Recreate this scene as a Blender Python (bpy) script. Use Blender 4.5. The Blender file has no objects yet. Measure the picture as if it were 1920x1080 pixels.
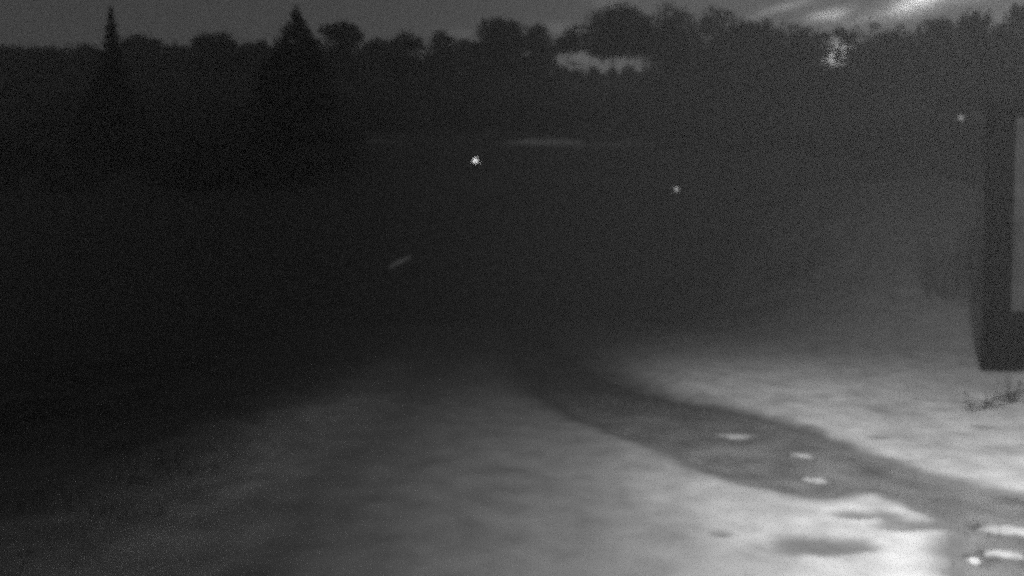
import bpy, math, random
import numpy as np
from mathutils import Vector, Matrix

random.seed(4)
RNG = np.random.default_rng(11)
scene = bpy.context.scene
C = scene.collection

# ------------------------------------------------------------------ camera
cam_data = bpy.data.cameras.new('camera')
cam_data.sensor_width = 36
cam_data.lens = 25.7
cam_data.clip_start = 0.05
cam_data.clip_end = 3000
camera = bpy.data.objects.new('camera', cam_data)
camera.location = (0, 0, 2.2)
camera.rotation_euler = (math.radians(90 - 2), 0, 0)
C.objects.link(camera)
scene.camera = camera

# ------------------------------------------------------------------ sky and light
SKY_STRENGTH = 0.05
SUN_ELEV = math.radians(1.2)
SUN_AZ = math.radians(52)          # clockwise from +y, beyond the right edge of the picture
SKY_MIX = 2.45

world = bpy.data.worlds.new('World')
scene.world = world
world.use_nodes = True
wn, wl = world.node_tree.nodes, world.node_tree.links
wn.clear()
w_out = wn.new('ShaderNodeOutputWorld')
w_bg = wn.new('ShaderNodeBackground')
w_bg.inputs['Strength'].default_value = SKY_STRENGTH
wl.new(w_bg.outputs[0], w_out.inputs[0])
sky = wn.new('ShaderNodeTexSky')
sky.sky_type = 'NISHITA'
sky.sun_disc = False
sky.sun_elevation = SUN_ELEV
sky.sun_rotation = SUN_AZ
sky.altitude = 400
sky.dust_density = 1.5
bw = wn.new('ShaderNodeRGBToBW')           # the camera sees infra-red only: no colour
wl.new(sky.outputs[0], bw.inputs[0])
coord = wn.new('ShaderNodeTexCoord')


def wmath(op, a, b=None, c=None):
    n = wn.new('ShaderNodeMath')
    n.operation = op
    for i, v in enumerate((a, b, c)):
        if v is None:
            continue
        if isinstance(v, (int, float)):
            n.inputs[i].default_value = v
        else:
            wl.new(v, n.inputs[i])
    return n.outputs[0]


def wdot(vec):
    n = wn.new('ShaderNodeVectorMath')
    n.operation = 'DOT_PRODUCT'
    wl.new(w_dir, n.inputs[0])
    n.inputs[1].default_value = vec
    return n.outputs['Value']


w_noise = wn.new('ShaderNodeTexNoise')
w_noise.inputs['Scale'].default_value = 34
w_noise.inputs['Detail'].default_value = 4
w_map = wn.new('ShaderNodeMapping')
w_map.inputs['Scale'].default_value = (1, 1, 2.2)
wl.new(coord.outputs['Generated'], w_map.inputs[0])
wl.new(w_map.outputs[0], w_noise.inputs['Vector'])
warp = wn.new('ShaderNodeVectorMath')
warp.operation = 'MULTIPLY_ADD'
wl.new(w_noise.outputs['Color'], warp.inputs[0])
warp.inputs[1].default_value = (0.016, 0.016, 0.012)
wl.new(coord.outputs['Generated'], warp.inputs[2])
sub = wn.new('ShaderNodeVectorMath')
sub.operation = 'SUBTRACT'
wl.new(warp.outputs[0], sub.inputs[0])
sub.inputs[1].default_value = (0.008, 0.008, 0.006)
w_dir = sub.outputs[0]

# low bright clouds: azimuth, elevation, half length, half height (degrees), slope, brightness
CLOUDS = [
    (28.9, 17.25, 1.8, 0.60, 0.26, 6.5), (23.2, 17.1, 1.2, 0.40, 0.05, 3.4), (19.4, 17.8, 1.5, 0.35, 0.2, 1.0),
    (25.4, 16.5, 1.5, 0.25, 0.16, .8), (21.0, 18.0, 1.3, 0.3, 0.1, 1.0), (21.2, 15.3, 1.6, 0.4, 0.2, .9),
    (23.7, 14.5, 1.2, 0.8, 0.0, 3.2), (32.0, 17.0, 1.2, 0.4, 0.1, .9), (3.7, 17.6, 1.2, 0.45, 0.0, .55),
    (-4.1, 17.1, 1.1, 0.4, 0.0, .35), (6.4, 15.6, 2.4, 1.0, 0.0, .5), (7.9, 19.1, 1.6, 0.4, -0.15, .6),
    (40.0, 15.0, 4.0, 1.0, 0.1, 2.6), (37.0, 21.5, 5.0, 0.8, 0.15, 2.0), (55.0, 16.0, 6.0, 1.4, 0.05, 2.0),
    (28.0, 24.5, 5.0, 0.7, 0.15, 1.4), (-48.0, 19.0, 5.0, 0.7, 0.05, .5), (75.0, 19.0, 7.0, 1.2, 0.0, 1.2),
]
total = None
for az, el, hl, hh, slope, bright in CLOUDS:
    az, el = math.radians(az), math.radians(el)
    d = Vector((math.sin(az) * math.cos(el), math.cos(az) * math.cos(el), math.sin(el)))
    side = Vector((math.cos(az), -math.sin(az), 0))
    up = side.cross(d)
    a = (side + up * slope).normalized()
    b = (up - side * slope).normalized()
    u = wmath('MULTIPLY', wmath('SUBTRACT', wdot(a), d.dot(a)), 1 / math.radians(hl))
    v = wmath('MULTIPLY', wmath('SUBTRACT', wdot(b), d.dot(b)), 1 / math.radians(hh))
    r2 = wmath('ADD', wmath('MULTIPLY', u, u), wmath('MULTIPLY', v, v))
    front = wmath('GREATER_THAN', wdot(d), 0.0)
    g = wmath('MULTIPLY', wmath('MULTIPLY', wmath('EXPONENT', wmath('MULTIPLY', r2, -1.0)), bright), front)
    total = g if total is None else wmath('ADD', total, g)
cloud_gain = wmath('ADD', total, 1.0)
sky_value = wmath('MULTIPLY', wmath('MULTIPLY', bw.outputs[0], SKY_MIX), cloud_gain)
wl.new(sky_value, w_bg.inputs['Color'])

sun_data = bpy.data.lights.new('sun', 'SUN')
sun_data.energy = 0.01
sun_data.angle = math.radians(0.5)
sun = bpy.data.objects.new('sun', sun_data)
sun.rotation_euler = Vector((-math.sin(SUN_AZ) * math.cos(SUN_ELEV), -math.cos(SUN_AZ) * math.cos(SUN_ELEV),
                             -math.sin(SUN_ELEV))).to_track_quat('-Z', 'Y').to_euler()
C.objects.link(sun)

# the yard floodlight whose pool lies on the snow (it hangs just under the eave of the house the camera is on, above the frame)
FLOOD_POS = Vector((0.9, 0.2, 7.0))
FLOOD_AIM = Vector((24.0, 8.8, 0.0))
flood_data = bpy.data.lights.new('floodlight_beam', 'SPOT')
flood_data.energy = 7500
flood_data.spot_size = math.radians(178)
flood_data.spot_blend = 1.0
flood_data.shadow_soft_size = 0.22
flood = bpy.data.objects.new('floodlight_beam', flood_data)
flood.location = FLOOD_POS
flood.rotation_euler = (FLOOD_AIM - FLOOD_POS).to_track_quat('-Z', 'Y').to_euler()
C.objects.link(flood)

vs = scene.view_settings
scene.display_settings.display_device = 'sRGB'
vs.view_transform = 'Standard'
vs.look = 'None'
vs.exposure = 0
vs.gamma = 1
vs.use_curve_mapping = False
scene.render.engine = 'CYCLES'
cy = scene.cycles
cy.use_denoising = False                   # the night camera's picture is grainy and soft
cy.use_adaptive_sampling = True
cy.adaptive_threshold = 0.25
cy.adaptive_min_samples = 8
cy.sample_clamp_direct = 1.5
cy.sample_clamp_indirect = 0.5
cy.pixel_filter_type = 'BLACKMAN_HARRIS'
cy.filter_width = 6.0
cy.sampling_pattern = 'TABULATED_SOBOL'
cy.max_bounces = 4
cy.volume_bounces = 0
HAZE_DENSITY = 0.0042


# ------------------------------------------------------------------ helpers
def node_mat(name, base, rough=0.9, var=0.25, scale=3.0, detail=5, bump=0.0, bump_scale=30.0, spec=0.2):
    m = bpy.data.materials.new(name)
    m.use_nodes = True
    nt = m.node_tree
    b = nt.nodes['Principled BSDF']
    b.inputs['Roughness'].default_value = rough
    b.inputs['Specular IOR Level'].default_value = spec
    tc = nt.nodes.new('ShaderNodeTexCoord')
    n = nt.nodes.new('ShaderNodeTexNoise')
    n.inputs['Scale'].default_value = scale
    n.inputs['Detail'].default_value = detail
    nt.links.new(tc.outputs['Object'], n.inputs['Vector'])
    r = nt.nodes.new('ShaderNodeValToRGB')
    lo, hi = max(0.0, base * (1 - var)), min(1.0, base * (1 + var))
    r.color_ramp.elements[0].position = 0.3
    r.color_ramp.elements[1].position = 0.7
    r.color_ramp.elements[0].color = (lo, lo, lo, 1)
    r.color_ramp.elements[1].color = (hi, hi, hi, 1)
    nt.links.new(n.outputs['Fac'], r.inputs[0])
    nt.links.new(r.outputs[0], b.inputs['Base Color'])
    if bump:
        n2 = nt.nodes.new('ShaderNodeTexNoise')
        n2.inputs['Scale'].default_value = bump_scale
        n2.inputs['Detail'].default_value = 6
        nt.links.new(tc.outputs['Object'], n2.inputs['Vector'])
        bp = nt.nodes.new('ShaderNodeBump')
        bp.inputs['Strength'].default_value = bump
        bp.inputs['Distance'].default_value = 0.04
        nt.links.new(n2.outputs['Fac'], bp.inputs['Height'])
        nt.links.new(bp.outputs[0], b.inputs['Normal'])
    return m


def cover_mat(m):
    # thin snow lets the soil under it show: vertex attribute 'cover' holds snow amount plus painted light falloff on the yard
    nt = m.node_tree
    b = nt.nodes['Principled BSDF']
    src = b.inputs['Base Color'].links[0].from_socket
    at = nt.nodes.new('ShaderNodeAttribute')
    at.attribute_name = 'cover_shade'
    mx = nt.nodes.new('ShaderNodeMix')
    mx.data_type = 'RGBA'
    nt.links.new(at.outputs['Fac'], mx.inputs['Factor'])
    mx.inputs['A'].default_value = (.085, .085, .085, 1)
    nt.links.new(src, mx.inputs['B'])
    nt.links.new(mx.outputs['Result'], b.inputs['Base Color'])
    return m


def emit_mat(name, strength):
    m = bpy.data.materials.new(name)
    m.use_nodes = True
    b = m.node_tree.nodes['Principled BSDF']
    b.inputs['Base Color'].default_value = (.8, .8, .8, 1)
    b.inputs['Emission Color'].default_value = (1, 1, 1, 1)
    b.inputs['Emission Strength'].default_value = strength
    return m


M = dict(
    soil=node_mat('dark_soil_and_grass', 0.075, var=0.35, scale=1.3, bump=0.5, bump_scale=14),
    gravel=node_mat('wet_gravel', 0.21, var=0.4, scale=2.2, detail=9, bump=0.5, bump_scale=60),
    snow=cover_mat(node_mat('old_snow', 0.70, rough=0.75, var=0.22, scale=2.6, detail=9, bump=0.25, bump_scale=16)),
    path=cover_mat(node_mat('trodden_gravel', 0.22, var=0.4, scale=2.2, detail=9, bump=0.5, bump_scale=60)),
    leaf=node_mat('dark_foliage', 0.05, var=0.4, scale=0.35),
    needle=node_mat('spruce_needles', 0.075, var=0.35, scale=0.5),
    bark=node_mat('bark', 0.09, var=0.4, scale=4, bump=0.6, bump_scale=12),
    twig=node_mat('grey_twigs', 0.08, var=0.3, scale=3),
    grass=node_mat('dead_grass', 0.10, var=0.4, scale=2),
    tar=node_mat('tarred_timber', 0.006, rough=0.95, spec=0.03, var=0.35, scale=6, bump=0.4, bump_scale=40),
    pale=node_mat('pale_paint', 0.06, rough=0.7, var=0.5, scale=1.6, bump=0.1, bump_scale=30),
    roof=node_mat('roof_felt', 0.008, rough=0.95, spec=0.03, var=0.3, scale=5, bump=0.3, bump_scale=50),
    metal=node_mat('dark_metal', 0.05, rough=0.5, var=0.2, scale=9, spec=0.5),
    white=node_mat('white_enamel', 0.7, rough=0.4, var=0.05, scale=4),
    opal=node_mat('opal_glass', 0.6, rough=0.25, var=0.03, scale=4, spec=0.5),
    lit=emit_mat('lit_globe', 5.0),
    dimlit=emit_mat('lit_dim_globe', 0.55),
)


def link_mesh(name, me, mat, parent=None, smooth=False):
    if smooth:
        me.polygons.foreach_set('use_smooth', np.ones(len(me.polygons), dtype=bool))
    if mat:
        me.materials.append(mat)
    o = bpy.data.objects.new(name, me)
    C.objects.link(o)
    if parent:
        o.parent = parent
    return o


def quads_mesh(name, verts, faces):
    """verts (n,3), faces (m,k) -> mesh, fast"""
    me = bpy.data.meshes.new(name)
    k = faces.shape[1]
    me.vertices.add(len(verts))
    me.vertices.foreach_set('co', np.ascontiguousarray(verts, dtype=np.float32).ravel())
    me.loops.add(faces.size)
    me.loops.foreach_set('vertex_index', np.ascontiguousarray(faces, dtype=np.int32).ravel())
    me.polygons.add(len(faces))
    me.polygons.foreach_set('loop_start', np.arange(0, faces.size, k, dtype=np.int32))
    me.update(calc_edges=True)
    me.validate()
    return me


def tag(o, label=None, cat=None, group=None, kind=None):
    if label: o['label'] = label
    if cat: o['category'] = cat
    if group: o['group'] = group
    if kind: o['kind'] = kind
    return o


def empty(name, loc, label, cat, group=None, rz=0):
    o = bpy.data.objects.new(name, None)
    o.location = loc
    o.rotation_euler.z = rz
    o.empty_display_size = 0.2
    C.objects.link(o)
    return tag(o, label, cat, group)


class Build:
    """collects boxes, tubes and lathes into one mesh"""
    def __init__(self):
        self.v, self.f = [], []

    def add(self, vs, fs):
        n = len(self.v)
        self.v += [tuple(p) for p in vs]
        self.f += [tuple(i + n for i in f) for f in fs]
        return self

    def box(self, x0, x1, y0, y1, z0, z1, bev=0.0):
        p = [(x, y, z) for x in (x0, x1) for y in (y0, y1) for z in (z0, z1)]
        return self.add(p, [(0, 1, 3, 2), (4, 6, 7, 5), (0, 4, 5, 1), (2, 3, 7, 6), (0, 2, 6, 4), (1, 5, 7, 3)])

    def tube(self, pts, rads, n=8):
        pts = [Vector(p) for p in pts]
        vs, fs = [], []
        for i, p in enumerate(pts):
            t = (pts[min(i + 1, len(pts) - 1)] - pts[max(i - 1, 0)]).normalized()
            a = t.cross(Vector((0.31, 0.87, 0.2) if abs(t.z) > .9 else (0, 0, 1))).normalized()
            b = t.cross(a)
            for k in range(n):
                w = 2 * math.pi * k / n
                vs.append(p + (a * math.cos(w) + b * math.sin(w)) * rads[i])
        for i in range(len(pts) - 1):
            for k in range(n):
                fs.append((i * n + k, i * n + (k + 1) % n, (i + 1) * n + (k + 1) % n, (i + 1) * n + k))
        fs.append(tuple(range(n - 1, -1, -1)))
        fs.append(tuple((len(pts) - 1) * n + k for k in range(n)))
        return self.add(vs, fs)

    def lathe(self, prof, n=20, c=(0, 0, 0)):
        vs, fs = [], []
        for r, z in prof:
            for k in range(n):
                w = 2 * math.pi * k / n
                vs.append((c[0] + r * math.cos(w), c[1] + r * math.sin(w), c[2] + z))
        for i in range(len(prof) - 1):
            for k in range(n):
                fs.append((i * n + k, i * n + (k + 1) % n, (i + 1) * n + (k + 1) % n, (i + 1) * n + k))
        fs.append(tuple(range(n - 1, -1, -1)))
        fs.append(tuple((len(prof) - 1) * n + k for k in range(n)))
        return self.add(vs, fs)

    def link(self, name, mat, parent=None, smooth=False):
        me = bpy.data.meshes.new(name)
        me.from_pydata(self.v, [], self.f)
        me.update()
        return link_mesh(name, me, mat, parent, smooth)


# value noise (numpy)
_perm = RNG.random((256, 256))


def vnoise(x, y):
    xi, yi = np.floor(x).astype(int), np.floor(y).astype(int)
    fx, fy = x - xi, y - yi
    fx, fy = fx * fx * (3 - 2 * fx), fy * fy * (3 - 2 * fy)
    g = lambda i, j: _perm[i & 255, j & 255]
    return (g(xi, yi) * (1 - fx) + g(xi + 1, yi) * fx) * (1 - fy) + (g(xi, yi + 1) * (1 - fx) + g(xi + 1, yi + 1) * fx) * fy


def fbm(x, y, oct=4):
    s, a, t = 0, 1.0, 0
    for k in range(oct):
        s = s + a * (vnoise(x * 2 ** k + 17.3 * k, y * 2 ** k + 5.1 * k) - 0.5)
        t += a
        a *= 0.55
    return s / t * 2          # about -1..1


def sstep(a, b, x):
    t = np.clip((x - a) / (b - a), 0, 1)
    return t * t * (3 - 2 * t)


def ground_z(x, y):
    x, y = np.asarray(x, float), np.asarray(y, float)
    r = np.hypot(x, y)
    t = np.maximum(0, (np.sqrt((y - 38) ** 2 + 30) + (y - 38)) / 2 - 0.42)
    z = 49 / 145 * t
    z = np.where(y > 183, 0, z) + np.where(y > 183, 49.2 - 0.12 * (y - 183), 0)
    z = z - 0.5 * sstep(24, 30, y) * (1 - sstep(34, 44, y))
    z = z + 4.6 * sstep(4.5, 17, x - 0.12 * (y - 20)) * sstep(14.5, 38, y) * (1 - sstep(45, 90, y))   # bank behind the barn
    z = z + fbm(x * 0.9, y * 0.9, 3) * 0.012 * sstep(3, 6, r)
    z = z + fbm(x * 0.11 + 3, y * 0.11, 3) * 0.25 * sstep(22, 40, r)
    z = z + fbm(x * 0.02 + 9, y * 0.02, 3) * 1.2 * sstep(100, 180, r)
    return z


def gz(x, y):
    return float(ground_z(np.array([x]), np.array([y]))[0])


def grid_mesh(name, X, Y, Z, keep=None, cover_shade=None):
    ny, nx = X.shape
    idx = np.arange(nx * ny).reshape(ny, nx)
    f = np.stack([idx[:-1, :-1], idx[:-1, 1:], idx[1:, 1:], idx[1:, :-1]], -1).reshape(-1, 4)
    if keep is not None:
        k = (keep[:-1, :-1] | keep[:-1, 1:] | keep[1:, 1:] | keep[1:, :-1]).reshape(-1)
        f = f[k]
        used = np.unique(f)
        remap = -np.ones(nx * ny, int)
        remap[used] = np.arange(len(used))
        f = remap[f]
        v = np.stack([X, Y, Z], -1).reshape(-1, 3)[used]
    else:
        v = np.stack([X, Y, Z], -1).reshape(-1, 3)
        used = np.arange(nx * ny)
    me = quads_mesh(name, v, f)
    if cover_shade is not None:
        at = me.attributes.new('cover_shade', 'FLOAT', 'POINT')
        at.data.foreach_set('value', np.ascontiguousarray(cover_shade.reshape(-1)[used], dtype=np.float32))
    return me


# ------------------------------------------------------------------ ground
gx = np.concatenate([-np.geomspace(330, 12.2, 70), np.linspace(-12, 13, 200), np.geomspace(13.2, 330, 70)])
gy = np.concatenate([-np.geomspace(60, 2, 12), np.linspace(0, 24, 180), np.linspace(24.3, 60, 60), np.linspace(61, 180, 70), np.linspace(182, 310, 30)])
GX, GY = np.meshgrid(gx, gy)
ground = link_mesh('ground', grid_mesh('ground', GX, GY, ground_z(GX, GY)), M['soil'], smooth=True)
tag(ground, 'dark grassy ground falling away from the yard to the trees', kind='structure')


def poly_dist(X, Y, P):
    """signed distance, positive inside"""
    P = np.array(P, float)
    d = np.full(X.shape, 1e9)
    inside = np.zeros(X.shape, bool)
    for i in range(len(P)):
        a, b = P[i], P[(i + 1) % len(P)]
        e = b - a
        t = np.clip(((X - a[0]) * e[0] + (Y - a[1]) * e[1]) / (e @ e), 0, 1)
        d = np.minimum(d, np.hypot(X - a[0] - t * e[0], Y - a[1] - t * e[1]))
        c = ((a[1] > Y) != (b[1] > Y))
        xi = a[0] + (Y - a[1]) * e[0] / (e[1] if abs(e[1]) > 1e-9 else 1e-9)
        inside ^= c & (X < xi)
    return np.where(inside, d, -d)


# gravel path crossing the yard, 5 mm proud of the soil
path_edge_near = [(-0.3, 24.0), (0.0, 20.5), (-0.05, 16.0), (0.36, 12.11), (1.03, 10.06), (1.78, 8.36), (2.16, 7.51), (2.39, 7.06), (2.88, 6.72),
                  (3.25, 6.95), (3.5, 6.9), (3.65, 6.52), (3.75, 6.05), (3.76, 5.81), (3.38, 5.44), (3.11, 5.06), (3.0, 4.3)]
path_edge_far = [(7.5, 4.3), (5.6, 6.0), (4.72, 6.67), (4.37, 7.06), (4.15, 7.61), (3.94, 8.36), (3.74, 9.42), (2.79, 11.2), (2.13, 12.11),
                 (1.7, 14.4), (1.5, 17.0), (1.3, 20.5), (1.2, 24.0)]
PATH = path_edge_near + path_edge_far
BANK = path_edge_far + [(30, 24.0), (30, 4.3)]
px_, py_ = np.meshgrid(np.arange(-1.5, 8, 0.07), np.arange(4.0, 24, 0.07))
pd = poly_dist(px_, py_, PATH) + fbm(px_ * 2, py_ * 2, 3) * 0.1 + 0.35 - 1.7 * sstep(10, 17, py_ + fbm(px_ * .8, py_ * .8, 3) * 2)
path = link_mesh('path', grid_mesh('path', px_, py_, ground_z(px_, py_) + np.clip(pd * 0.06, -0.03, 0.006)
                                   + fbm(px_ * 6, py_ * 6, 2) * 0.004, keep=pd > -0.1, cover_shade=(1 - sstep(7.8, 12.5, py_ + fbm(px_ * 1.2, py_ * 1.2, 3))) * sstep(-.1, .25, pd)), M['path'], smooth=True)
tag(path, 'dark trodden gravel path crossing the snow', kind='structure')

# ------------------------------------------------------------------ snow on the yard
sx, sy = np.meshgrid(np.concatenate([np.arange(-9.5, 13.5, 0.055), np.arange(13.6, 27, .15)]), np.concatenate([np.arange(4.0, 13, 0.055), np.arange(13, 46, 0.13)]))
inpath = poly_dist(sx, sy, PATH)
m = -inpath                                           # snow everywhere but on the path ...
m = np.minimum(m, (27.5 + 1.0 * np.maximum(sx, 0) - sy) * 0.06 + 0.10 * fbm(sx * .5, sy * .5, 3))   # ... thinning away from the house
m = np.minimum(m, (sx + 6.5) * 0.12 + 0.10 * fbm(sx * .6 + 4, sy * .6, 3))
m0 = m + fbm(sx * 2.2, sy * 2.2, 5) * 0.13
# melted holes, a film of slush left in them
melt = np.ones_like(sx)
for cx, cy_, rx, ry in ((3.05, 6.21, .32, .12), (3.30, 5.95, .33, .13), (2.38, 5.52, .42, .22), (4.56, 9.0, .13, .11),
                        (1.68, 5.75, .08, .08), (3.2, 6.08, .12, .06), (6.2, 9.6, .12, .12), (5.4, 10.6, .1, .14)):
    q = np.sqrt(((sx - cx) / rx) ** 2 + ((sy - cy_) / ry) ** 2) + fbm(sx * 4.5, sy * 4.5, 4) * .55
    melt = np.minimum(melt, sstep(.55, 1.35, q))
m = m + fbm(sx * 2.2, sy * 2.2, 5) * 0.13 + fbm(sx * 9, sy * 9, 2) * 0.018
thick = np.where(m > 0, 0.040 * (1 - np.exp(-m / 0.16)), np.maximum(m * 0.25, -0.03))
thick = thick * (.25 + .75 * melt)
lump = fbm(sx * 1.6 + 7, sy * 1.6, 4) * 0.014 + fbm(sx * 6, sy * 6, 3) * 0.008
thick = thick + np.clip(m, 0, 0.2) / 0.2 * lump * (.3 + .7 * melt)
soft = np.clip(0.36 + 0.16 * (sy - 9), 0.36, 1.6)
cover_shade = sstep(-.02 - .25 * (soft - .24), soft, m0 + fbm(sx * 5, sy * 5, 3) * .06 + fbm(sx * 1.3, sy * 1.3, 3) * .3 * (soft - .24)) * (.30 + .70 * melt)
cover_shade *= np.interp(sx + fbm(sx * .7, sy * .7, 3) * .5 - .02 * (sy - 6), [-6.5, -4.4, -3.5, -2.8, -1.8, -.75, .2, 1.15, 2.1, 3.1],
                   [.03, .10, .42, .72, .27, .30, .32, .42, .76, 1.0])   # pale snow band, plus lamp falloff to the left painted into the albedo
side = sstep(0.5, 4.0, sx - 0.06 * sy)                # the bank across the path keeps its snow farther out
upb = sstep(5, 13, sx) * sstep(14, 22, sy)               # thin snow on the bank by the barn, paler as painted glow
cover_shade *= 0.10 + 0.40 * upb + (0.90 - .40 * upb) * (1 - sstep(4.6 + 6.9 * side, 21 + 7 * side, sy + fbm(sx * .4, sy * .4, 3) * 1.5))  # distance fade of the snow, also toned to paint the soft glow
bank = sstep(0, .6, poly_dist(sx, sy, BANK))
cover_shade *= 1 - bank * (.10 + .30 * fbm(sx * 1.3, sy * 1.3, 5))
cover_shade *= 1 - .45 * np.clip(fbm(sx * 3.2 + 5, sy * 3.2, 4) - .02, 0, 1)    # trodden and dirty spots
cover_shade = np.maximum(cover_shade, .21 * sstep(-.7, -.25, -np.abs(inpath)) * (1 - sstep(7.5, 11, sy)))   # slush along the path
# drift banked against the barn
thick = thick + 0.28 * np.exp(-(((sx - 10.4) / 0.8) ** 2 + ((sy - 13.4) / 0.6) ** 2)) * (m > 0)
snow = link_mesh('snow', grid_mesh('snow', sx, sy, ground_z(sx, sy) + 0.010 + thick, keep=m > -0.02, cover_shade=cover_shade), M['snow'], smooth=True)
tag(snow, 'patchy old snow lying over the yard', kind='structure')


def snow_patch(cx, cy_, rx, ry, rot, h, label, res=26, group=None, full=1.0):
    u = np.linspace(-1.25, 1.25, res)
    U, V = np.meshgrid(u, u)
    q = np.sqrt(U ** 2 + V ** 2)
    mm = 1 - q + fbm(U * 2.3 + cx * 3, V * 2.3 + cy_ * 3, 4) * 0.65
    X = cx + U * rx * math.cos(rot) - V * ry * math.sin(rot)
    Y = cy_ + U * rx * math.sin(rot) + V * ry * math.cos(rot)
    t = np.where(mm > 0, h * np.sqrt(np.clip(mm, 0, 1)), mm * 0.1 * h - 0.002) + np.clip(mm, 0, 1) * fbm(U * 5, V * 5 + cx, 2) * h * 0.4
    Z = ground_z(X, Y) + 0.008 + t
    o = link_mesh('snow_patch', grid_mesh('snow_patch', X - cx, Y - cy_, Z - gz(cx, cy_), keep=mm > -0.05, cover_shade=full * sstep(-.05, .25 if cy_ > 80 else .5, mm)), M['snow'], smooth=True)
    o.location = (cx, cy_, gz(cx, cy_))
    return tag(o, label, 'snow patch', group)


G = 'leftover patches of snow'
snow_patch(2.80, 9.08, .27, .16, -.1, .03, 'faint long snow patch in the far stretch of the gravel path', group=G, full=.7)
snow_patch(3.25, 8.18, .15, .15, -.3, .03, 'small dim snow patch between the oval lump and the far bank on the path', group=G, full=.7)
snow_patch(3.03, 7.24, .15, .13, -.3, .028, 'bright oval snow lump in the middle of the gravel path', group=G, full=.7)
snow_patch(4.05, 5.87, .26, .13, -.2, .028, 'long snow patch at the right edge of the picture, on the path corner', group=G, full=.7)
snow_patch(3.66, 5.38, .14, .09, -.2, .028, 'bright snow scrap between the right edge and the tip of the big snow field', group=G, full=.75)
snow_patch(3.38, 5.27, .07, .06, .2, .024, 'tiny snow scrap beside the tip of the big snow field at the bottom', group=G)
snow_patch(3.95, 5.15, .22, .09, -.1, .028, 'narrow snow scrap cut by the bottom right corner of the picture', group=G)
snow_patch(-6.75, 44.2, 1.5, .34, 1.25, .12, 'small pale slanting streak of snow alone on the dark slope left of centre', group=G)
snow_patch(4.4, 86.0, 4.9, 2.4, 0, .35, 'pale lens-shaped snow drift on the distant slope above the brightest lamp', group=G)
snow_patch(12.0, 85.0, 3.6, 1.2, 0, .15, 'very faint snow smear right of the pale lens-shaped drift', group=G, full=.3)
snow_patch(-15.0, 86.8, 3.4, 1.1, 0, .15, 'very faint snow smear left of the pale lens-shaped drift', group=G, full=.22)
snow_patch(34.6, 73.1, .9, .9, 0, .15, 'faint blot of snow on the slope left of the barn', group=G, full=.5)

# ------------------------------------------------------------------ grass and grit
def scatter_grass(n, xr, yr, hmin, hmax, accept):
    x = RNG.uniform(*xr, n); y = RNG.uniform(*yr, n)
    k = accept(x, y)
    x, y = x[k], y[k]
    n = len(x)
    z = ground_z(x, y)
    a = RNG.uniform(0, 2 * np.pi, n)
    h = RNG.uniform(hmin, hmax, n) * (1 + 0.03 * np.clip(y - 12, 0, 60))
    w = h * 0.07
    lean = RNG.normal(0, 0.35, (n, 2)) * h[:, None]
    p0 = np.stack([x - w * np.cos(a), y - w * np.sin(a), z - 0.01], -1)
    p1 = np.stack([x + w * np.cos(a), y + w * np.sin(a), z - 0.01], -1)
    p2 = np.stack([x + lean[:, 0], y + lean[:, 1], z + h], -1)
    return np.stack([p0, p1, p2], 1).reshape(-1, 3)


gv = np.concatenate([
    scatter_grass(60000, (-34, 36), (14, 52), 0.03, 0.10, lambda x, y: (vnoise(x * .7, y * .7) > .35 + .3 * (y < 26) * (x > -5)) & (poly_dist(x, y, PATH) < 0)),
    scatter_grass(12000, (-8, 11), (5, 17), 0.03, 0.10, lambda x, y: (np.abs(poly_dist(x, y, PATH)) < .22) & (vnoise(x * 3, y * 3) > .55)),
    scatter_grass(16000, (-12, -3), (4.5, 16), 0.05, 0.15, lambda x, y: (vnoise(x * 1.5, y * 1.5) > .45)),
    scatter_grass(1500, (5.2, 9.6), (9.2, 13.4), 0.03, 0.12, lambda x, y: vnoise(x * 2.5, y * 2.5) > .62),
])
grass = link_mesh('grass', quads_mesh('grass', gv, np.arange(len(gv)).reshape(-1, 3)), M['grass'])
tag(grass, 'dead tufted grass on the slope and along the path', kind='stuff')

n = 4200
x = RNG.uniform(-1, 6.5, n); y = RNG.uniform(4.4, 12, n)
k = poly_dist(x, y, PATH) > -0.02
x, y = x[k], y[k]
n = len(x)
z = ground_z(x, y) + 0.006
s = RNG.uniform(0.005, 0.022, n)
octa = np.array([(1, 0, 0), (0, 1, 0), (-1, 0, 0), (0, -1, 0), (0, 0, .7), (0, 0, -.7)], float)
of = np.array([(0, 1, 4), (1, 2, 4), (2, 3, 4), (3, 0, 4), (1, 0, 5), (2, 1, 5), (3, 2, 5), (0, 3, 5)])
pv = (octa[None] * s[:, None, None] * RNG.uniform(.6, 1.3, (n, 6, 1)) + np.stack([x, y, z], -1)[:, None]).reshape(-1, 3)
pf = (of[None] + (np.arange(n) * 6)[:, None, None]).reshape(-1, 3)
grit = link_mesh('gravel', quads_mesh('gravel', pv, pf), M['gravel'])
tag(grit, 'loose grit on the path', kind='stuff')

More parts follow.
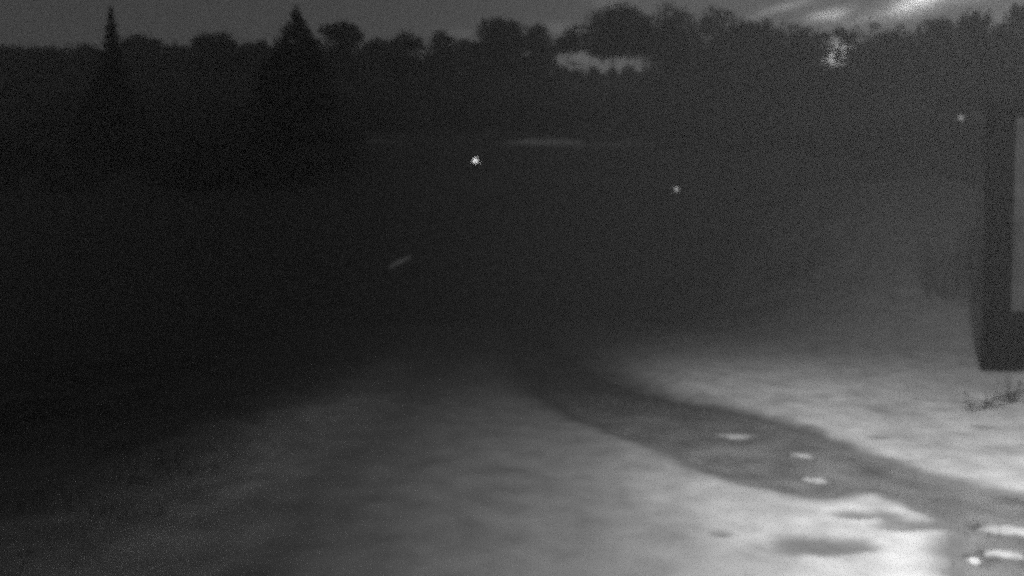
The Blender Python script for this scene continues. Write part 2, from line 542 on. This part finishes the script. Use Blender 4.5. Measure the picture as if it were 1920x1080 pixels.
n = 420
x = RNG.uniform(1.2, 5.2, n); y = RNG.uniform(4.9, 8.6, n)
dd = poly_dist(x, y, PATH)
k = (dd > -.1) & (dd < .30) & (vnoise(x * 2.3, y * 2.3) > .42)
x, y = x[k], y[k]
n = len(x)
s = RNG.uniform(0.006, 0.018, n)
pv = (octa[None] * s[:, None, None] * RNG.uniform(.5, 1.4, (n, 6, 1)) * np.array([1.3, 1.0, .6]) + np.stack([x, y, ground_z(x, y) + .008], -1)[:, None]).reshape(-1, 3)
pf = (of[None] + (np.arange(n) * 6)[:, None, None]).reshape(-1, 3)
crumb_me = quads_mesh('snow_crumbs', pv, pf)
at = crumb_me.attributes.new('cover_shade', 'FLOAT', 'POINT')
at.data.foreach_set('value', np.full(len(pv), .40, dtype=np.float32))
tag(link_mesh('snow_crumbs', crumb_me, M['snow']), 'crumbs of snow kicked onto the path', kind='stuff')

# ------------------------------------------------------------------ trees
def leaf_cloud(lobes, per, size, flat=0.75):
    """leaf quads spread through ellipsoid lobes (x, y, z, rx, ry, rz)"""
    out = []
    for (cx, cy_, cz, rx, ry, rz) in lobes:
        n = max(40, int(per * (rx * rz) / 2.0))
        d = RNG.normal(size=(n, 3)); d /= np.linalg.norm(d, axis=1)[:, None]
        rr = RNG.random(n) ** 0.42 * (1 + RNG.normal(0, .10, n))
        out.append(np.array([cx, cy_, cz]) + d * rr[:, None] * np.array([rx, ry, rz]))
    p = np.concatenate(out)
    n = len(p)
    a = RNG.normal(size=(n, 3)); a /= np.linalg.norm(a, axis=1)[:, None]
    b = np.cross(a, RNG.normal(size=(n, 3))); b /= np.linalg.norm(b, axis=1)[:, None]
    s = size * RNG.uniform(.5, 1.2, n)[:, None]
    v = np.stack([p - a * s, p - b * s * .6, p + a * s, p + b * s * .6], 1).reshape(-1, 3)
    return v, np.arange(4 * n).reshape(-1, 4)


def make_broadleaf(h, r, style):
    """local lobes of the crown, base at z = 0"""
    lobes = []
    if style in 'pq':                      # pine: clear trunk, flat crown high up
        z0 = h * (0.66 if style == 'p' else 0.52)
        for k in range(16):
            w = RNG.uniform(0, 2 * math.pi); q = RNG.uniform(.15, .85) ; u = RNG.uniform(.12, .8)
            lr = r * RNG.uniform(.26, .44)
            q *= 1.1 - .5 * abs(u - .35)
            lobes.append((math.cos(w) * r * q, math.sin(w) * r * q * .8, z0 + (h - z0) * u * (1.05 - .35 * q), lr, lr, lr * .62))
        lobes.append((0, 0, h - (h - z0) * .33, r * .5, r * .5, (h - z0) * .33))
    elif style == 'g':                     # a hole between the limbs
        for (lx, lz, lr) in ((-2.5, -2.6, 1.2), (-1.8, -.95, .95), (-.2, -.55, .8), (1.2, -1.0, 1.0), (2.2, -2.9, 1.15), (1.3, -4.9, 1.3),
                             (-.4, -5.2, 1.2), (-2.1, -4.7, 1.4), (-1.6, -7, 1.7), (1.6, -7.2, 1.7), (0, -8.6, 2.0)):
            lobes.append((lx, RNG.uniform(-.7, .7), h + lz, lr, lr * .9, lr * .85))
    else:
        zc = h * 0.62
        rz = h - zc
        lobes.append((0, 0, zc, r * .72, r * .72, rz * .86))
        lobes.append((RNG.uniform(-.2, .2) * r, 0, h - r * .36, r * .42, r * .42, r * .36))
        for k in range(17):
            w = RNG.uniform(0, 2 * math.pi); e = RNG.uniform(-.85, .95)
            ce = math.sqrt(max(0.0, 1 - e * e))
            lr = r * RNG.uniform(.16, .42)
            out_ = RNG.uniform(.75, 1.15)
            lobes.append((math.cos(w) * ce * (r - lr * .7) * out_, math.sin(w) * ce * (r - lr * .7) * out_, zc + e * (rz - lr * .7), lr, lr, lr * .8))
    return lobes


def tree(x, y, top, r, style, label, group=None):
    base = gz(x, y) - 0.1
    h = top - base
    root = empty('spruce_tree' if style == 's' else 'pine_tree' if style in 'pq' else 'broadleaf_tree',
                 (x, y, base), label, 'tree', group)
    b = Build()
    if style == 's':
        b.tube([(0, 0, 0), (.05, 0, h * .5), (0, 0, h * .98)], [r * .09 + .08, r * .06 + .05, .02], 7)
        v = []
        layers = int(h / 0.42)
        slim = r < 5
        for i in range(layers):
            t = i / (layers - 1)
            z = h * (.08 + .91 * t)
            prof = (1 - t) ** 1.7 * 1.3 if slim else (1 - t) ** .72
            rad = r * prof + (0.42 * min(1, (1 - t) * 10) if slim else 0.12)
            nb = int(8 + 7 * (1 - t))
            for k in range(nb):
                w = RNG.uniform(0, 2 * math.pi); L = rad * RNG.uniform(.65, 1.12)
                m_ = max(5, int(L * 14))
                q = RNG.random(m_) ** .7
                droop = -0.35 * L * q ** 1.5
                wid = (0.10 + .22 * L * (1 - q)) * RNG.normal(0, .8, m_)
                px = np.cos(w) * L * q - np.sin(w) * wid
                py = np.sin(w) * L * q + np.cos(w) * wid
                pz = z + droop + RNG.normal(0, .10, m_)
                v.append(np.stack([px, py, pz], -1))
            if i % 3 == 0 and t < .9:
                w = RNG.uniform(0, 6.28)
                b.tube([(0, 0, z), (math.cos(w) * rad * .8, math.sin(w) * rad * .8, z - .2 * rad)], [.05, .015], 5)
        p = np.concatenate(v)
        n = len(p)
        a = RNG.normal(size=(n, 3)) * np.array([1, 1, .45]); a /= np.linalg.norm(a, axis=1)[:, None]
        c = np.cross(a, RNG.normal(size=(n, 3))); c /= np.linalg.norm(c, axis=1)[:, None]
        s = (.20 + .12 * (1 - p[:, 2:3] / h)) * RNG.uniform(.6, 1.2, (n, 1))
        vv = np.stack([p - a * s, p - c * s * .55, p + a * s, p + c * s * .55], 1).reshape(-1, 3)
        b.link('trunk', M['bark'], root)
        link_mesh('crown', quads_mesh('crown', vv, np.arange(4 * n).reshape(-1, 4)), M['needle'], root)
    else:
        lobes = make_broadleaf(h, r, style)
        tr = (.16 + .014 * h) * (.4 if style in 'pq' else 1)
        fork = h * (.55 if style in 'pq' else .38)
        b.tube([(0, 0, 0), (.1, .05, fork * .5), (-.05, 0, fork), (.05, 0, h * (.60 if style == 'g' else .82))], [tr * 1.35, tr, tr * .8, tr * .2], 8)
        for (lx, ly, lz, *_r) in lobes:
            z0 = max(fork * .8, min(lz - .8, h * .75))
            b.tube([(0, 0, z0), (lx * .5, ly * .5, (z0 + lz) / 2 - .2), (lx, ly, lz)], [tr * .42, tr * .25, .03], 5)
        b.link('trunk', M['bark'], root)
        vv, ff = leaf_cloud(lobes, 230 if y > 100 else 420 if style == 'g' else 260, .30 if y > 100 else .24)
        link_mesh('crown', quads_mesh('crown', vv, ff), M['leaf'], root)
    return root


TREES = [
    ( -95.45,  140.0,  43.20,  6.64, 'b', "low dark tree at the left end of the tree line, cut by the frame"),
    ( -90.50,  145.0,  44.25,  5.82, 'b', "low rounded tree in the dip of the tree line left of the thin spruce"),
    ( -80.29,  140.0,  43.60,  4.08, 'b', "small dark tree touching the left side of the thin pointed spruce"),
    ( -43.33,   80.0,  29.73,  4.00, 's', "thin spruce with a needle-like tip standing above the low tree line"),
    ( -68.87,  138.0,  44.58,  5.03, 'b', "rounded dark tree just right of the thin pointed spruce"),
    ( -65.52,  146.0,  44.95,  4.26, 'b', "lowest tree in the shallow sky notch between the two spruces"),
    ( -51.87,  132.0,  43.30,  5.78, 'b', "broad domed tree midway between the thin spruce and the wide spruce"),
    ( -48.14,  142.0,  44.80,  4.14, 'b', "low dark tree touching the left side of the wide tall spruce"),
    ( -21.00,   72.0,  27.08,  7.40, 's', "wide tall spruce, the broadest and darkest spike above the tree line"),
    ( -28.88,  126.0,  43.05,  5.05, 'b', "square-shouldered dark tree just right of the wide tall spruce"),
    ( -26.75,  146.0,  46.41,  3.73, 'b', "low tree under the small sky notch right of the wide spruce"),
    ( -19.03,  132.0,  43.49,  4.57, 'b', "flat-topped dark tree left of the bright sky notch"),
    ( -12.46,  128.0,  42.42,  3.50, 'b', "narrow dark tree on the left lip of the bright sky notch"),
    (  -9.82,  148.0,  47.02,  3.24, 'b', "low tree at the bottom of the small bright sky notch"),
    (  -2.38,  118.0,  41.13,  5.81, 'b', "big humped tree, highest crown in the middle of the tree line"),
    (   4.92,  124.0,  42.22,  3.84, 'b', "dark tree on the right shoulder of the big humped tree"),
    (  10.40,  136.0,  44.16,  3.08, 'p', "low pine below the bright cloud scrap in the middle notch"),
    (  13.00,   95.0,  35.03,  6.40, 'p', "tall open pine arching over the pale gap in the trees"),
    (  19.12,   90.0,  33.68,  5.10, 'q', "tall dense pine reaching the top of the picture, right of the pale gap"),
    (  24.40,   88.0,  32.48,  4.17, 'b', "dark leafy tree right of the two tall pines"),
    (  31.28,   92.0,  32.4,  3.69, 'b', "dark tree under the dim left scrap of cloud"),
    (  37.71,   96.0,  32.5,  3.15, 'b', "dark tree under the small bright oval cloud"),
    (  37.17,   84.0,  28.7,  3.37, 'g', "dark tree with a bright ragged hole in its crown"),
    (  45.41,   90.0,  30.4,  3.61, 'b', "dark tree just left of the bright slanting cloud"),
    (  48.64,   86.0,  30.57,  3.76, 'b', "dark tree under the bright slanting cloud"),
    (  44.11,   70.0,  26.19,  3.57, 'b', "big dark tree behind the barn"),
    (  45.86,   66.0,  25.29,  3.61, 'b', "big dark tree behind the barn, cut by the right edge of the picture"),
]
for t in TREES:
    tree(*t, group='trees along the skyline')

# far wood on the rise behind, and scrub between the trunks
lobes = []
for i in range(760):
    x = RNG.uniform(-190, 190); y = RNG.uniform(160, 215)
    hh = RNG.uniform(2.0, 7.5) * (1.0 if x < 6 else .3 if x < 37 else 1.15 if x < 48 else 1.45 if not .395 < x / y < .475 else .3)
    lobes.append((x, y, gz(x, y) + hh * .5, hh * .8, hh * .8, hh * .62))
lobes += [(13.6, 150, gz(13.6, 150) + 2.2, 3.2, 2.5, 2.6), (17.0, 152, gz(17, 152) + 1.0, 2.4, 2.0, 1.6), (8.0, 150, gz(8, 150) + 1.2, 2.0, 2.0, 1.8)]
vv, ff = leaf_cloud(lobes, 20, .70)
wood = link_mesh('forest', quads_mesh('forest', vv, ff), M['leaf'])
tag(wood, 'far dark wood along the crest behind the trees', kind='stuff')
lobes = []
for i in range(900):
    x = RNG.uniform(-110, 110); y = RNG.uniform(62, 160)
    if abs(x) > y * .8 or (-20 < x < 18 and y < 92) or (8 < x < 26 and y > 120):
        continue
    hh = RNG.uniform(1.2, 3.6)
    lobes.append((x, y, gz(x, y) + hh * .4, hh * 1.3, hh, hh * .6))
vv, ff = leaf_cloud(lobes, 60, .34)
scrub = link_mesh('undergrowth', quads_mesh('undergrowth', vv, ff), M['leaf'])
tag(scrub, 'dark scrub on the slope between the trees', kind='stuff')

# ------------------------------------------------------------------ shed at the right edge
SC = Vector((9.32, 14.45, 0))
ang = math.atan2(-0.542, 0.84)
shed = empty('barn', (SC.x, SC.y, gz(SC.x, SC.y)), 'dark tarred timber barn with a tall pale shutter, cut by the right edge', 'barn', rz=ang)
W_, D_, H_ = 4.2, 5.0, 5.20
Build().box(.03, W_ - .03, .03, D_ - .03, .0, H_ - .06).link('wall', M['tar'], shed)
Build().box(-.02, W_ + .02, -.03, D_ + .02, -.15, .16).link('plinth', M['roof'], shed)
bw_, gap = .19, .009
pm = {}
def plank(w, h, x, y, z, rz):
    key = (round(w, 3), round(h, 3))
    if key not in pm:
        b = Build()
        c = .006
        b.add([(0, 0, 0), (w, 0, 0), (w, 0, h), (0, 0, h), (c, -.022, 0), (w - c, -.022, 0), (w - c, -.022, h), (c, -.022, h)],
              [(0, 1, 5, 4), (1, 2, 6, 5), (2, 3, 7, 6), (3, 0, 4, 7), (4, 5, 6, 7)])
        me = bpy.data.meshes.new('plank'); me.from_pydata(b.v, [], b.f); me.update(); me.materials.append(M['tar'])
        pm[key] = me
    o = bpy.data.objects.new('plank', pm[key]); C.objects.link(o); o.parent = shed
    o.location = (x, y, z); o.rotation_euler.z = rz
SX0, SX1, SZ0, SZ1 = .47, 1.5, 1.25, 4.98            # the shutter opening
xx = .075
while xx + bw_ < W_:
    j = random.uniform(-.003, .003)
    if xx + bw_ > SX0 - .02 and xx < SX1 + .02:
        plank(bw_, SZ0 - .05 - .17, xx, .03 + j, .17, 0)
    else:
        plank(bw_, H_ - .24, xx, .03 + j, .17, 0)
    xx += bw_ + gap
yy = D_ - .03
while yy - bw_ > .06:
    plank(bw_, H_ - .24, .03 + random.uniform(-.003, .003), yy, .17, -math.pi / 2)
    yy -= bw_ + gap
Build().box(-.012, .072, -.012, .072, .165, H_ - .05).link('corner_post', M['tar'], shed)
sh = Build().box(SX0, SX0 + .07, -.045, .028, SZ0, SZ1).box(SX1 - .07, SX1, -.045, .028, SZ0, SZ1) \
    .box(SX0 + .071, SX1 - .071, -.045, .028, SZ0, SZ0 + .07).box(SX0 + .071, SX1 - .071, -.045, .028, SZ1 - .07, SZ1).link('shutter', M['pale'], shed)
sh['label'] = 'tall pale painted shutter'
nx_ = 5
for i in range(nx_):
    w = (SX1 - SX0 - .142) / nx_
    x0 = SX0 + .071 + i * w
    Build().box(x0 + .004, x0 + w - .004, -.028, .015, SZ0 + .072, SZ1 - .072).link('board', M['pale'], sh)
Build().box(SX0 - .04, SX1 + .04, -.085, .026, SZ0 - .045, SZ0 - .003).link('sill', M['tar'], shed)
rb = Build()
o_ = .16
rb.add([(-.03, -o_, H_ - .05), (W_ + o_, -o_, H_ - .05), (W_ + o_, D_ + o_, H_ - .35), (-.03, D_ + o_, H_ - .35),
        (-.03, -o_, H_ + .09), (W_ + o_, -o_, H_ + .09), (W_ + o_, D_ + o_, H_ - .21), (-.03, D_ + o_, H_ - .21)],
       [(3, 2, 1, 0), (4, 5, 6, 7), (0, 1, 5, 4), (1, 2, 6, 5), (2, 3, 7, 6), (3, 0, 4, 7)])
rb.link('roof', M['roof'], shed)

# round wall lamp on an arm from the shed's corner
lp = Vector((8.93, 14.70, 0))
arm_dir = (lp - SC)
lamp = empty('wall_lamp', (SC.x, SC.y, 5.01), 'small unlit round lamp on an arm left of the barn', 'lamp')
Build().tube([(0.02, 0.0, -.05), (arm_dir.x * .5, arm_dir.y * .5, .13), (arm_dir.x, arm_dir.y, .15)], [.012, .012, .012], 8).link('arm', M['metal'], lamp, True)
prof = [(0.07 * math.sin(a) + .0005, -0.07 * math.cos(a)) for a in np.linspace(.05, math.pi - .05, 14)]
Build().lathe(prof, 20, (arm_dir.x, arm_dir.y, .06)).link('globe', M['opal'], lamp, True)
hood = Build().lathe([(.082 * math.cos(a) + .0005, .082 * math.sin(a)) for a in np.linspace(.12, math.pi / 2 - .02, 8)], 20)
hrot = Vector((0, 0, 1)).rotation_difference(Vector((-.88, .25, -.35)).normalized()).to_matrix()
hood.v = [tuple(hrot @ Vector(p) + Vector((arm_dir.x, arm_dir.y, .06))) for p in hood.v]
hood.link('hood', M['metal'], lamp, True)

# dry weeds poking through the snow in front of the shed
def weed(cx, cy_, n, hgt, label):
    root = empty('dry_weed', (cx, cy_, gz(cx, cy_)), label, 'weed', 'dry weeds in the snow')
    for i in range(n):
        a, l = random.uniform(0, 6.28), random.uniform(.12, .34)
        h = hgt * random.uniform(.6, 1.1)
        s = Build()
        p1 = (math.cos(a) * l * .4 * h, math.sin(a) * l * .4 * h, h * .6)
        p2 = (math.cos(a) * l, math.sin(a) * l, h)
        x0, y0 = random.uniform(-.06, .06), random.uniform(-.06, .06)
        s.tube([(x0, y0, -.02), (x0 + p1[0], y0 + p1[1], p1[2]), (x0 + p2[0], y0 + p2[1], p2[2])], [.006, .005, .003], 5)
        for q in range(4):
            f = random.uniform(.35, 1)
            bx, by, bz = x0 + p2[0] * f, y0 + p2[1] * f, h * f
            s.tube([(bx, by, bz), (bx + random.uniform(-.09, .09), by + random.uniform(-.09, .09), bz + random.uniform(.0, .1))], [.004, .009], 4)
        s.link('stalk', M['bark'], root)
weed(7.64, 11.1, 14, .36, 'dry bushy weed in the snow nearest the right edge, in front of the barn')
weed(7.05, 10.75, 6, .2, 'small dry weed in the snow left of the bushy weed')
weed(6.69, 10.6, 4, .15, 'smallest dry weed sprig, leftmost in the snow before the barn')

# bare shrubs standing on the bank left of the barn
def bare_shrub(x, y, h, n, spread, label):
    root = empty('bare_shrub', (x, y, gz(x, y) - .05), label, 'shrub', 'bare shrubs left of the barn')
    st, tw = Build(), []
    for i in range(n):
        a = random.uniform(0, 2 * math.pi)
        b0 = .55 * spread * math.sqrt(random.random())
        l = .6 * spread * random.random()
        hh = h * random.uniform(.35, 1.0)
        bend = random.uniform(-.5, .5)
        at = lambda q: Vector((math.cos(a) * b0 + math.cos(a + bend * q) * l * q ** 1.4, math.sin(a) * b0 + math.sin(a + bend * q) * l * q ** 1.4, hh * q))
        st.tube([at(0), at(.35), at(.7), at(1)], [.014, .011, .008, .003], 4)
        for k in range(34):
            p = at(random.uniform(.15, 1.0))
            d = Vector((random.gauss(0, 1), random.gauss(0, 1), random.uniform(-.2, 1.2))).normalized() * random.uniform(.2, .6)
            o = Vector((random.gauss(0, 1), random.gauss(0, 1), random.gauss(0, 1))).normalized() * .007
            tw += [p - o, p + o, p + d]
    st.link('stem', M['twig'], root)
    tw = np.array([tuple(v) for v in tw])
    t = link_mesh('twigs', quads_mesh('twigs', tw, np.arange(len(tw)).reshape(-1, 3)), M['twig'], root)
    t['kind'] = 'stuff'
    return root
for (x, y, h, n, sp, lab) in (
        (13.6, 22.5, 4.6, 26, 1.6, 'tall thin bare shrub on the bank, its faint stems rising left of the barn lamp'),
        (11.6, 31.0, 2.6, 24, 1.8, 'low faint bare shrub on the bank, farther from the barn than the tall one')):
    bare_shrub(x, y, h, n, sp, lab)

# ------------------------------------------------------------------ lit lamps down the slope
def post_lamp(x, y, z, r, mat, label, energy, arm=False):
    g0 = gz(x, y)
    px = x - (.6 if arm else 0)
    root = empty('lamp_post', (px, y, g0), label, 'lamp', 'lit lamps on the slope')
    H = z - g0
    ox = .6 if arm else 0
    if arm:
        Build().tube([(0, 0, -.1), (0, 0, H * .5), (0, 0, H + .03)], [.035, .03, .03], 8).link('pole', M['metal'], root, True)
        Build().tube([(0.03, 0, H), (ox - r, 0, H)], [.075, .075], 8).link('arm', M['white'], root, True)
    else:
        Build().tube([(0, 0, -.1), (0, 0, H * .5), (0, 0, H - r * 1.05)], [.045, .035, .03], 8).link('pole', M['metal'], root, True)
        Build().lathe([(.05, -.05), (r * .6, -.02), (r * .62, .02)], 16, (0, 0, H - r)).link('collar', M['metal'], root, True)
    prof = [(r * math.sin(a) + .0005, -r * math.cos(a)) for a in np.linspace(.05, math.pi - .05, 14)]
    Build().lathe(prof, 20, (ox, 0, H)).link('globe', mat, root, True)
    return root
post_lamp(-3.18, 64.0, 11.05, .19, M['lit'], 'brightest round white lamp, lit on a post in the dark middle', 4)
post_lamp(12.55, 56.0, 7.78, .13, M['dimlit'], 'smaller dim lit lamp on a short side arm, right of the brightest lamp', 1, arm=True)

# ------------------------------------------------------------------ night haze
hz = Build().box(-345, 345, -65, 325, -3.0, 58.0).link('haze', None)
hm = bpy.data.materials.new('haze')
hm.use_nodes = True
hm.node_tree.nodes.clear()
ho = hm.node_tree.nodes.new('ShaderNodeOutputMaterial')
hv = hm.node_tree.nodes.new('ShaderNodeVolumePrincipled')
hv.inputs['Color'].default_value = (.9, .9, .9, 1)
hv.inputs['Density'].default_value = HAZE_DENSITY
hm.node_tree.links.new(hv.outputs[0], ho.inputs['Volume'])
hz.data.materials.append(hm)
tag(hz, 'thin night haze', kind='stuff')
